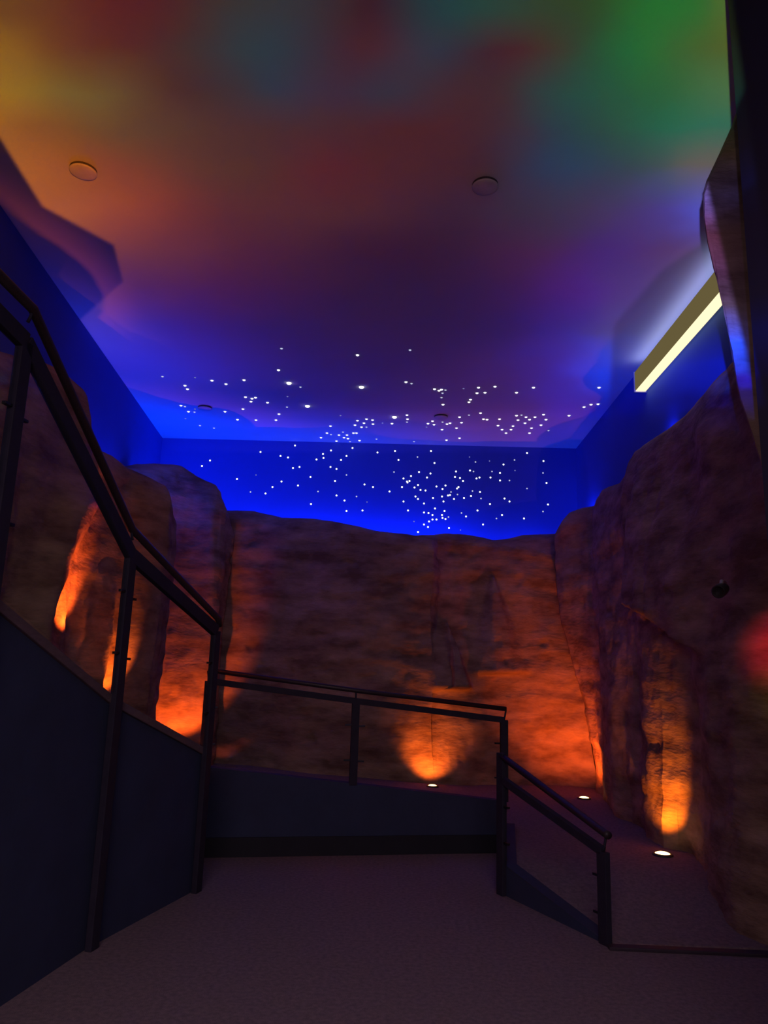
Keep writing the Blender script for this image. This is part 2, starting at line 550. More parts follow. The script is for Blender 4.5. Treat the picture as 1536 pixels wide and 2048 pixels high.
# ------------------------------------------------------------------ rock
def rock_sheet(name, label, stations, zb, feat=None, nu=150, nv=110, thick=0.7, rough=0.07, flute=0.0, seed=0.0, rnd_k=.22):
    """canyon wall: stations (px, depth, py of the crest) left to right as seen; real thickness behind"""
    pts = []
    bots = []
    for st in stations:
        px, d, py = st[:3]
        p = at(px, py, d)
        pts.append(p)
        if len(st) > 3:
            pb = at(st[3], 1600, st[4])
            bots.append((pb.x - p.x, pb.y - p.y))
        else: bots.append((0.0, 0.0))
    # resample
    tt = [0.0]
    for a, b in zip(pts, pts[1:]): tt.append(tt[-1] + (Vector((b.x, b.y)) - Vector((a.x, a.y))).length + .3 * abs(b.z - a.z))
    bm = bmesh.new()
    cols = []
    def P(t):
        xs = [(q, p.x) for q, p in zip(tt, pts)]; ys = [(q, p.y) for q, p in zip(tt, pts)]; zs = [(q, p.z) for q, p in zip(tt, pts)]
        return Vector((lerp(xs, t), lerp(ys, t), lerp(zs, t)))
    def LEAN(t): return Vector((lerp([(q, b[0]) for q, b in zip(tt, bots)], t), lerp([(q, b[1]) for q, b in zip(tt, bots)], t), 0))
    for i in range(nu + 1):
        t = tt[-1] * i / nu
        p = P(t)
        e = tt[-1] * 0.012
        a, b = max(0, t - e), min(tt[-1], t + e)
        pa, pb, la, lb = P(a), P(b), LEAN(a), LEAN(b)

        def facing(k):                            # plan normal at that height, towards the viewer's side
            d = Vector((pb.x + lb.x * k - pa.x - la.x * k, pb.y + lb.y * k - pa.y - la.y * k))
            if d.length < 1e-6: d = Vector((1, 0))
            d.normalize()
            return Vector((d.y, -d.x, 0))
        ln = LEAN(t)
        base = zb(p.x, p.y) if callable(zb) else zb
        col = []
        for j in range(nv + 1):
            f = j / nv
            z = base - .05 + (p.z - base + .05) * f
            kf = 1 - sstep(0.0, .95, f)
            n = facing(kf)
            q = Vector((p.x, p.y, z)) + ln * kf
            s = Vector((q.x * .9 + seed, q.y * .9, q.z * .9))
            dv = noise.fractal(Vector((s.x, s.y, s.z * .55)), 1.0, 2.0, 4) * rough * 1.6
            strata = noise.noise(Vector((s.x * .35, s.y * .35, z * 5.2 + noise.noise(s * .5) * 1.5))) * rough * .45
            pit = noise.noise(s * 5.0)
            dv += strata - max(0, pit - .38) * rough * 1.6
            dv += noise.fractal(s * 7.0, 1.0, 2.0, 3) * rough * .16
            if flute: dv += flute * noise.noise(Vector((t * 1.7 + seed, 0.3 + seed, z * .18)))
            if feat:
                x_, y_ = proj(q)
                dv += feat(x_, y_)
            ed = (1 - sstep(.90, 1.0, f))
            dv *= (.25 + .75 * ed)
            rnd = -(1 - math.sqrt(max(0, 1 - max(0, (f - .93) / .07) ** 2))) * rnd_k      # rounded crest
            col.append(bm.verts.new(q + n * (dv + rnd)))
        # over the crest and down the back
        ptop = col[-1].co.copy()
        for k, (bk, dz) in enumerate(((.12, .015), (.3, -.02), (.55, -.12), (thick, -.3))):
            col.append(bm.verts.new(ptop - n * bk + Vector((0, 0, dz + .03 * noise.noise(ptop * 2 + Vector((k, seed, 0)))))))
        col.append(bm.verts.new(Vector((p.x, p.y, base - .05)) + ln - n * thick))
        cols.append(col)
    for a, b in zip(cols, cols[1:]):
        for j in range(len(a) - 1):
            bm.faces.new((a[j], b[j], b[j + 1], a[j + 1]))
        bm.faces.new((a[-1], b[-1], b[0], a[0]))
    bm.faces.new(cols[0]); bm.faces.new(cols[-1][::-1])
    o = obj(name, bm, M_ROCK, smooth=True)
    return tag(o, label, 'rock')


def gauss(x, y, cx, cy, sx, sy): return math.exp(-((x - cx) / sx) ** 2 - ((y - cy) / sy) ** 2)


def poly_in(poly, x, y):
    c = False
    for (x0, y0), (x1, y1) in zip(poly, poly[1:] + poly[:1]):
        if (y0 > y) != (y1 > y) and x < x0 + (x1 - x0) * (y - y0) / (y1 - y0): c = not c
    return c


def tear(x, y, top, bot, cx_top, cx_bot, w):
    """drop-shaped boss: pointed on top, widest and cut off sharply at the bottom"""
    if y < top or y > bot + 8: return 0.0
    f = (y - top) / (bot - top)
    c = cx_top + (cx_bot - cx_top) * f
    hw = w * (min(1, f) ** .8)
    k = 1 - sstep(.25, 1.0, abs(x - c) / max(hw, 1e-3))
    return k * (1 - sstep(bot - 4, bot + 8, y)) * (.35 + .65 * min(1, f))


def far_feat(x, y):
    v = 0.0
    v += .52 * tear(x, y, 1238, 1376, 884, 902, 46)
    v += .34 * tear(x, y, 1150, 1345, 985, 1000, 70)
    v -= .16 * gauss(x, y, 872, 1480, 48, 95)                      # scoop above the middle uplight
    v -= .12 * gauss(x, y, 1130, 1500, 60, 120)
    v += .10 * gauss(x, y, 640, 1300, 130, 200)
    return v


far = [(410, 13.75, 1014), (452, 13.75, 1016), (465, 13.75, 1016), (501, 13.7, 1017), (530, 13.7, 1024), (558, 13.65, 1031), (608, 13.6, 1032), (662, 13.55, 1038),
       (723, 13.5, 1050), (750, 13.5, 1057), (800, 13.5, 1063), (822, 13.5, 1066), (850, 13.52, 1070, 850, 13.5), (868, 13.56, 1074, 868, 13.5), (880, 13.95, 1068, 880, 13.52),
       (904, 14.1, 1063, 904, 13.55), (936, 14.15, 1066, 936, 13.65), (990, 14.15, 1077, 990, 13.85), (1015, 14.15, 1074, 1015, 13.95), (1047, 14.1, 1066, 1047, 14.0), (1104, 14.05, 1064), (1150, 13.95, 1062), (1215, 13.8, 1060)]
rock_sheet('rock_wall', 'low brown canyon rock wall across the back below the starry wall', far, ground_z, far_feat, nu=220, nv=130, rough=.07, seed=1.3, thick=.5)


def right_feat(x, y):
    v = 0.0
    # overhang with a slanting lower edge above the nearest uplight
    yl = 1213 + (x - 1283) * .66
    if x > 1262: v += .26 * (1 - sstep(yl - 10, yl + 4, y)) * sstep(1266, 1290, x) * sstep(yl - 330, yl - 120, y) * (1 - sstep(1385, 1440, x))
    v += .10 * gauss(x, y, 1420, 1150, 90, 260)
    v += .06 * gauss(x, y, 1245, 1300, 40, 260)
    return v


right = [(1106, 13.7, 1064, 1186, 13.6), (1118, 13.45, 1042, 1190, 13.4), (1135, 13.3, 1024, 1196, 13.2), (1160, 13.1, 1015, 1203, 13.0), (1182, 12.85, 1011, 1208, 12.75), (1188, 12.5, 995, 1212, 12.4),
         (1196, 12.1, 980, 1216, 12.0), (1212, 11.7, 972, 1224, 11.6), (1234, 11.3, 966, 1238, 11.3), (1248, 10.9, 945), (1254, 10.7, 920), (1262, 10.5, 903), (1290, 9.9, 882, 1308, 9.7), (1312, 9.52, 868, 1320, 9.44), (1326, 9.46, 859, 1330, 9.40), (1345, 9.42, 843, 1348, 9.36), (1362, 9.38, 828, 1360, 9.32), (1374, 9.25, 814, 1370, 9.24),
         (1384, 9.1, 803), (1400, 8.7, 788), (1432, 8.0, 750), (1466, 7.4, 712), (1520, 6.8, 660), (1640, 5.7, 540)]
right_plan = []
for st in right:                                # the crest leans out over the ramp, never past the room's side wall
    q = at(st[0], st[2], st[1])
    if q.x > 3.62 and st[0] < 1600:
        foot = st[3:] if len(st) > 3 else (st[0], st[1])
        right_plan.append((st[0], st[1] * 3.62 / q.x, st[2], *foot))
    else: right_plan.append(st)
rock_sheet('rock_wall', 'tall stepped rock wall on the right, rising towards the viewer', right_plan, ground_z, right_feat, nu=240, nv=130, rough=.06, flute=.08, seed=5.1, thick=.12, rnd_k=.06)

hill2 = [(262, 12.2, 934), (275, 12.3, 929), (300, 12.5, 925), (330, 12.7, 923), (365, 12.9, 925), (395, 13.0, 945), (420, 13.1, 958), (437, 13.15, 966), (448, 13.2, 980), (456, 13.3, 994), (462, 13.5, 1010), (468, 13.7, 1040)]


def hill2_feat(x, y):
    return -.14 * gauss(x, y, 385, 1200, 26, 220) + .10 * gauss(x, y, 420, 1150, 16, 200)


rock_sheet('rock_hill', 'rounded rock hill in the back left corner lit blue from behind', hill2, ground_z, hill2_feat, nu=110, nv=110, rough=.06, seed=9.7, thick=.2)

hill1 = [(-420, 4.6, 700), (-200, 5.6, 690), (-60, 6.6, 690), (30, 7.2, 700), (70, 7.6, 712), (124, 8.0, 722), (160, 8.3, 746), (188, 8.6, 772), (191, 8.75, 800), (184, 8.9, 835), (190, 9.05, 880),
         (215, 9.3, 893), (240, 9.6, 905), (270, 9.9, 930), (310, 10.15, 948), (345, 10.4, 966), (352, 10.6, 992), (356, 11.2, 1020)]


def hill1_feat(x, y):
    xe = lerp([(990, 178), (1240, 84)], y)                 # the slanting rib whose right side catches the light
    v = .22 * math.exp(-((x - xe + 22) / 30) ** 2) * sstep(930, 1010, y)
    xe2 = lerp([(1150, 236), (1360, 192)], y)
    v += .16 * math.exp(-((x - xe2 + 14) / 14) ** 2) * sstep(1130, 1230, y)
    return v


rock_sheet('rock_wall', 'rock wall on the left behind the ramp railing', hill1, 0.1, hill1_feat, nu=200, nv=120, rough=.06, seed=14.2, thick=.5)

# nearest rock: an overhanging outcrop beside the opening on the right
out = [(1475, 150), (1476, 215), (1462, 255), (1440, 305), (1414, 360), (1407, 385), (1408, 430), (1415, 482), (1428, 535), (1441, 580), (1452, 640), (1464, 712),
       (1482, 800), (1512, 900), (1548, 1000), (1600, 1130), (1660, 1280), (1800, 1280), (1800, 150)]
bm = bmesh.new()
D0 = 4.5
front, back, mid = [], [], []
cx, cy = 1620, 640
for i, (x, y) in enumerate(out):
    for lst, k, dd in ((front, .985, 0.0), (mid, 1.0, .05), (back, .93, .75)):
        p = at(cx + (x - cx) * k, cy + (y - cy) * k, D0 + dd)
        lst.append(bm.verts.new(p))
n = len(out)
bm.faces.new(front); bm.faces.new(back[::-1])
for A, B in ((front, mid), (mid, back)):
    for i in range(n):
        bm.faces.new((A[i], A[(i + 1) % n], B[(i + 1) % n], B[i]))
bmesh.ops.triangulate(bm, faces=[f for f in bm.faces if len(f.verts) > 4])
bmesh.ops.subdivide_edges(bm, edges=bm.edges[:], cuts=3, use_grid_fill=True)
for v in bm.verts:
    v.co.y += .03 * noise.fractal(v.co * 1.6, 1, 2, 3)
tag(obj('rock_outcrop', bm, M_ROCK, smooth=True), 'nearest rock outcrop overhanging at the upper right edge, reaching towards the ceiling', 'rock')

# dark wall beside the opening, close to the viewer on the right
e0 = at(1462, 80, 3.6)
slab('wall_right_near', [(e0.x, 3.6), (e0.x + .25, 3.6), (e0.x + .25, -1.0), (e0.x, -1.0)], 0, ZC, M_NEARWALL)

# ------------------------------------------------------------------ fixtures
# long light box where the right wall meets the ceiling
root = empty('light_box', (0, 0, 0))
dr = (r2 - cr); dr.z = 0; dr.normalize()
sr = Vector((-dr.y, dr.x, 0))
if sr.x > 0: sr = -sr                                # into the room
A = onz(1270, 783, ZC - .48)
zb_, zt_ = ZC - .48, ZC - .18
ywall = A
wdt = (cr.x + (r2.x - cr.x) * (A.y - cr.y) / (r2.y - cr.y)) - A.x - .012
A0 = A.copy(); A0.z = 0
L = 3.25
bm = bmesh.new()
ctr = A0 + dr * (L / 2) - sr * (wdt / 2)
add_box(bm, (ctr.x, ctr.y, (zb_ + zt_) / 2 + .012), (wdt, L, zt_ - zb_ - .024), (sr, dr, Vector((0, 0, 1))), .008)
root.location = (A0.x, A0.y, zb_)
tag(root, 'long glowing warm white light box high on the right wall under the ceiling', 'light fixture')
obj('housing', bm, M_SIDE, root)
for nm, z in (('diffuser', zb_ + .006), ('added_top_glow', zt_ - .006)):
    bm = bmesh.new()
    add_box(bm, (ctr.x, ctr.y, z), (wdt - .02, L - .02, .012), (sr, dr, Vector((0, 0, 1))))
    obj(nm, bm, M_DIFF if nm == 'diffuser' else M_TOPGLOW, root)
bm = bmesh.new()
ec = A0 - dr * .012 - sr * wdt / 2
add_box(bm, (ec.x, ec.y, (zb_ + zt_) / 2), (wdt + .02, .024, zt_ - zb_ + .02), (sr, dr, Vector((0, 0, 1))), .004)
obj('end_cap', bm, M_PANEL, root)

# round fixtures on the ceiling
for (px, py, lab) in ((167, 338, 'round ceiling fixture in the orange light at the upper left'),
                      (970, 368, 'round ceiling fixture in the dim red area right of centre'),
                      (410, 814, 'round ceiling fixture in the bright blue area at far left'),
                      (882, 832, 'round ceiling fixture among the ceiling stars at far centre')):
    c = onz(px, py, ZC)
    root = empty('ceiling_fixture', (c.x, c.y, ZC))
    tag(root, lab, 'ceiling fixture', 'round fixtures on the ceiling')
    R = .125
    bm = bmesh.new()
    add_lathe(bm, [(R - .01, 0), (R, -.006), (R, -.033), (R - .008, -.037), (R - .016, -.034)], c)
    obj('rim', bm, M_RIM, root, smooth=True)
    bm = bmesh.new()
    add_lathe(bm, [(R - .02, -.024), (R + .003, -.030), (R + .001, -.037), (R * .9, -.043), (R * .6, -.046), (0, -.047)], c)
    obj('cover', bm, M_DISC, root, smooth=True)

# small dark spotlight on the right rock
c = at(1442, 1180, 6.9)
root = empty('spotlight', c)
tag(root, 'small dark spotlight fixed high on the right rock wall above the red glow', 'spotlight')
ax = Vector((-.55, -.6, -.25)).normalized()
bm = bmesh.new()
add_lathe(bm, [(0, -.09), (.05, -.085), (.06, -.02), (.062, .08), (.05, .085), (.045, .06), (0, .055)], c, ax, 28)
obj('body', bm, M_BEZEL, root, smooth=True)
bm = bmesh.new()
add_tube(bm, [c + Vector((0, 0, .02)), c + Vector((.02, .02, .085)), c + Vector((.16, .26, .10))], .018, 10)
obj('bracket', bm, M_DISC, root, smooth=True)

# ------------------------------------------------------------------ uplights
AMBER = (1.0, 0.24, 0.03)


def spot(name, loc, aim, power, angle, blend=.6, col=AMBER, r=.03):
    l = bpy.data.lights.new(name, 'SPOT')
    l.energy = power
    l.color = col
    l.spot_size = math.radians(angle)
    l.spot_blend = blend
    l.shadow_soft_size = r
    o = bpy.data.objects.new(name, l)
    o.location = loc
    o.rotation_euler = (Vector(aim) - Vector(loc)).to_track_quat('-Z', 'Y').to_euler()
    COL.objects.link(o)
    return o


def uplight(px, py, lab, r=.075):
    g0 = onz(px, py, .35)
    for _ in range(6): g0 = onz(px, py, ground_z(g0.x, g0.y) + .03)
    gz = ground_z(g0.x, g0.y)
    root = empty('uplight', (g0.x, g0.y, gz))
    tag(root, lab, 'uplight', 'amber uplights on the ramp floor')
    c = Vector((g0.x, g0.y, gz))
    bm = bmesh.new()
    add_lathe(bm, [(r + .03, -.02), (r + .03, .014), (r + .018, .024), (r, .024), (r - .004, .008)], c)
    obj('bezel', bm, M_BEZEL, root, smooth=True)
    bm = bmesh.new()
    add_lathe(bm, [(r, .012), (r * .92, .024), (r * .6, .034), (0, .04)], c)
    obj('lens', bm, M_SPOTLENS, root, smooth=True)
    return c + Vector((0, 0, .07))


u1 = uplight(865, 1570, 'glowing floor uplight behind the far railing, left of the other two')
u2 = uplight(1168, 1594, 'glowing floor uplight in the corner where the back and right rock walls meet', .08)
u3 = uplight(1325, 1705, 'brightest nearest floor uplight beside the right rock wall', .085)

# ------------------------------------------------------------------ stars: the ends of optical fibres in the ceiling and the wall
# (column, row, brightness class) measured on the photo, set into the real ceiling and wall planes
STARS_CEILING = [
    (563,697,2), (715,710,1), (557,740,1), (578,766,0), (601,774,2), (723,774,0), (325,753,2), (390,755,3), (370,771,1), (375,778,1), (424,761,1), (452,768,1),
    (488,760,1), (491,794,1), (511,795,1), (504,797,1), (502,803,1), (535,805,1), (486,818,1), (450,823,1), (558,828,1), (552,840,1), (512,840,1), (475,839,1),
    (574,814,2), (575,793,3), (615,812,0), (362,811,1), (370,813,2), (390,818,3), (377,823,1), (389,824,2), (371,837,3), (400,851,2), (428,856,2), (681,831,3),
    (789,834,0), (733,838,1), (715,841,1), (745,840,1), (728,846,1), (746,848,1), (723,854,1), (733,854,2), (710,850,1), (784,847,1), (765,846,3), (661,852,1),
    (654,866,1), (642,875,1), (662,869,2), (678,870,1), (686,864,2), (694,870,1), (707,866,1), (713,866,1), (688,875,1), (696,877,1), (673,882,1), (700,883,2),
    (719,881,1), (753,878,2), (820,700,2), (812,764,1), (823,767,2), (869,778,1), (883,779,1), (878,781,1), (891,780,2), (885,786,2), (883,795,2), (886,809,1),
    (927,777,3), (957,775,1), (954,786,1), (970,785,1), (990,773,1), (941,799,1), (938,804,1), (1033,785,1), (1067,775,1), (1198,775,1), (1168,814,1), (1182,809,1),
    (1196,808,1), (1138,831,1), (814,830,1), (815,838,1), (814,844,2), (961,826,1), (938,830,2), (919,834,1), (923,845,1), (967,838,1), (974,839,1), (999,838,1),
    (865,842,1), (856,847,1), (868,849,1), (885,844,2), (853,854,3), (900,846,1), (894,848,1), (884,859,1), (913,856,1), (1033,831,1), (1043,830,2), (1036,840,1),
    (1052,834,1), (1059,839,1), (1070,834,1), (1050,846,1), (1087,829,1), (1092,839,1), (1082,850,1), (996,851,1), (1004,859,1), (1026,852,1), (1022,859,1), (1012,866,1),
    (1063,856,1), (1059,866,1), (1097,861,2), (919,876,1), (893,880,1), (828,883,2),
]
STARS_WALL = [
    (590,891,1), (705,896,1), (662,901,1), (755,905,1), (790,902,1), (521,904,1), (561,912,1), (576,915,1), (646,908,1), (633,919,1), (647,916,1), (693,912,1),
    (682,920,1), (797,920,1), (420,921,1), (404,932,1), (599,934,1), (586,936,1), (661,934,1), (673,938,1), (512,950,3), (474,958,1), (693,950,2), (621,954,1),
    (563,963,1), (670,962,1), (545,974,1), (596,971,1), (788,944,2), (729,969,1), (746,974,1), (779,983,1), (501,984,2), (531,987,1), (636,983,2), (673,991,1),
    (713,993,2), (689,1001,1), (734,1004,3), (622,1008,1), (693,1022,1), (725,1021,1), (862,902,1), (1054,906,1), (835,914,2), (939,914,3), (869,926,1), (951,924,2),
    (979,922,3), (1029,920,2), (1087,922,1), (1007,929,1), (838,944,1), (912,943,1), (940,941,1), (947,943,2), (984,943,2), (1000,946,1), (1030,941,3), (1086,946,2),
    (861,947,1), (822,952,1), (854,955,1), (807,957,1), (819,962,1), (814,963,1), (815,965,1), (910,954,1), (920,956,1), (926,962,1), (953,957,1), (959,955,1),
    (981,955,1), (1000,961,1), (1019,961,2), (1093,966,1), (804,974,1), (836,970,1), (829,975,1), (841,980,1), (851,981,1), (873,973,1), (891,971,1), (885,978,1),
    (917,974,1), (914,977,1), (902,984,2), (945,982,2), (960,984,1), (1054,977,2), (831,993,1), (836,998,1), (866,996,1), (848,1007,1), (884,993,1), (887,1003,1),
    (900,990,1), (896,991,1), (915,989,2), (908,998,1), (928,996,1), (942,992,1), (962,997,2), (980,1008,1), (1009,997,1), (1019,1003,1), (1096,1009,1), (807,1003,1),
    (816,1021,1), (870,1017,1), (889,1022,1), (848,1025,1), (857,1026,1), (865,1030,1), (884,1030,1), (885,1036,1), (891,1038,1), (897,1034,2), (923,1026,2), (932,1033,1),
    (955,1021,1), (1004,1030,1), (993,1037,2), (1048,1037,1), (1086,1023,2), (865,1039,1), (873,1039,1), (858,1043,1), (828,1043,3), (848,1049,1), (856,1054,1), (898,1056,1),
    (921,1060,3), (966,1049,1), (836,1064,1),
]

def star_mesh(name, r, flat, mat):
    bm = bmesh.new()
    add_lathe(bm, [(r, -.01), (r, 0), (r * .95, r * flat * .35), (r * .75, r * flat * .72), (r * .4, r * flat * .94), (0, r * flat)], (0, 0, -.004), Vector((0, 0, 1)), 10)
    bmesh.ops.recalc_face_normals(bm, faces=bm.faces)
    me = bpy.data.meshes.new(name)
    bm.to_mesh(me); bm.free()
    me.materials.append(mat)
    return me


RW = (.025, .0195, .017, .014)
ME_W = [star_mesh('star', RW[k], .7, STAR[k]) for k in range(4)]
ME_C = [star_mesh('star', (.040, .025, .021, .018)[k], .8, STAR[k]) for k in range(4)]
BRIGHT = {(578, 766): 'largest bright star point high on the ceiling, left of the other large ones',
          (723, 774): 'large bright star point on the ceiling near the middle, right of the highest large one',
          (615, 812): 'large bright star point on the ceiling, lower of the left pair of large ones',
          (789, 834): 'large bright star point lowest on the ceiling, just above the back wall'}
nb = Vector((cr.y - cl.y, -(cr.x - cl.x), 0)).normalized()          # back wall normal, into the room
KINDS = ('bright', 'white', 'dim', 'faint')
for px, py, k in STARS_CEILING:
    p = onz(px, py, ZC)
    o = bpy.data.objects.new('ceiling_star', ME_C[k])
    o['kind'] = 'thing'
    o.location = p; o.rotation_euler = (math.pi, 0, 0)
    COL.objects.link(o)
    if k == 0:
        lab = min(BRIGHT.items(), key=lambda e: abs(e[0][0] - px) + abs(e[0][1] - py))[1]
        tag(o, lab, 'star', 'large star points on the ceiling')
    else:
        tag(o, 'small %s star point of light set in the ceiling' % KINDS[k], 'star', '%s star points in the ceiling' % KINDS[k])
for px, py, k in STARS_WALL:
    r = ray(px, py)
    p = CP + r * ((cl - CP).dot(nb) / r.dot(nb))
    o = bpy.data.objects.new('wall_star', ME_W[k])
    o['kind'] = 'thing'
    o.location = p; o.rotation_euler = nb.to_track_quat('Z', 'Y').to_euler()
    COL.objects.link(o)
    tag(o, 'small %s star point of light set in the blue back wall' % KINDS[k], 'star', '%s star points in the back wall' % KINDS[k])

# ------------------------------------------------------------------ lights
from mathutils.bvhtree import BVHTree
bpy.context.view_layer.update()
ROCKS = []
for o in COL.objects:
    if o.name.startswith('rock_'):
        bm = bmesh.new(); bm.from_mesh(o.data); ROCKS.append(BVHTree.FromBMesh(bm)); bm.free()


def rock_hit(px, py):
    """where the line of sight meets the rock, and its normal"""
    best = None
    for t in ROCKS:
        h = t.ray_cast(CP, ray(px, py))
        if h[0] is not None and (best is None or h[3] < best[2]): best = (h[0], h[1], h[3])
    n = best[1]
    if n.dot(ray(px, py)) > 0: n = -n
    return best[0], n


AMB1, AMB2, AMB3 = (1.0, .135, .015), (1.0, .18, .015), (1.0, .23, .01)
spot('uplight_lamp', u1, u1 + Vector((-.03, .90, 1.0)), 92, 106, 1.0, col=AMB2)
spot('uplight_lamp', u2, u2 + Vector((.10, .95, 1.0)), 215, 106, 1.0, col=AMB1)
spot('uplight_lamp', u3, u3 + Vector((.19, .74, 1.0)), 118, 86, 1.0, col=AMB3)


def hidden_uplight(px, py, off, drop, aim, power, angle, col=AMB1):
    """uplight out of sight behind the ramp wall, close to the rock"""
    h, n = rock_hit(px, py)
    n = Vector((n.x, n.y, 0)).normalized()
    p = h + n * off - Vector((0, 0, drop))
    spot('uplight_lamp', p, p - n * aim + Vector((0, 0, 1.0)), power, angle, col=col)


hidden_uplight(124, 1205, .42, .40, .80, 185, 80, AMB1)
hidden_uplight(216, 1340, .40, .30, .95, 65, 86, AMB2)
hidden_uplight(365, 1440, .60, .35, .85, 120, 88, AMB1)
hidden_uplight(447, 1500, .50, .25, .80, 100, 86, AMB1)

BLUE = (0.0, 0.035, 1.0)


def strip_lamp(name, a, b, w, aim, power, col=BLUE, spread=180):
    a, b = Vector(a), Vector(b)
    l = bpy.data.lights.new(name, 'AREA')
    l.shape = 'RECTANGLE'
    l.size = (b - a).length
    l.size_y = w
    l.energy = power
    l.color = col
    l.spread = math.radians(spread)
    o = bpy.data.objects.new(name, l)
    z = -Vector(aim).normalized()
    x = (b - a).normalized()
    y = z.cross(x).normalized()
    x = y.cross(z).normalized()
    mm = Matrix((x, y, z)).transposed().to_4x4()
    mm.translation = (a + b) / 2
    o.matrix_world = mm
    COL.objects.link(o)


strip_lamp('led_strip_lamp', (-3.2, 14.85, 4.55), (2.2, 14.85, 4.45), .06, (0, .85, .7), 135)
strip_lamp('led_strip_lamp', (2.2, 14.85, 4.45), (3.6, 14.85, 4.4), .06, (0, .85, .7), 25)
strip_lamp('led_strip_lamp', (-4.45, 14.8, 4.3), (-4.35, 13.2, 4.6), .06, (.1, .1, 1), 90)
strip_lamp('led_strip_lamp', (-4.38, 12.4, 4.7), (-4.25, 9.6, 4.8), .06, (-.05, .3, 1), 42)
strip_lamp('led_strip_lamp', (3.84, 14.2, 4.95), (3.79, 10.4, 5.08), .03, (.4, 0, 1), 110)
strip_lamp('led_strip_lamp', (3.78, 10.3, 5.32), (3.75, 8.3, 5.56), .04, (-.6, 0, 1), 26)
strip_lamp('led_strip_lamp', (-4.1, 11.6, 4.7), (-3.5, 11.6, 4.7), .06, (.1, .6, .8), 10)  # extra blue lamp added to tint the left hill's front
# added dim fill behind the viewer, stands in for ambient light
strip_lamp('fill_lamp', (-2.5, -2.2, 4.6), (2.5, -2.2, 4.6), 2.5, (0, 1, -.75), 82, (.92, .68, .80), 110)
# red glow from a lamp beyond the opening on the right
h, n = rock_hit(1535, 1285)
spot('red_lamp', h + n * .5 + Vector((0, -.55, .10)), h + Vector((0, -.2, -.05)), 24, 54, 1.0, (1.0, .03, .06))
spot('green_lamp', h + n * .4 + Vector((0, -.5, -.2)), h + Vector((0, -.25, -.42)), 3, 60, .9, (.6, .6, .02))

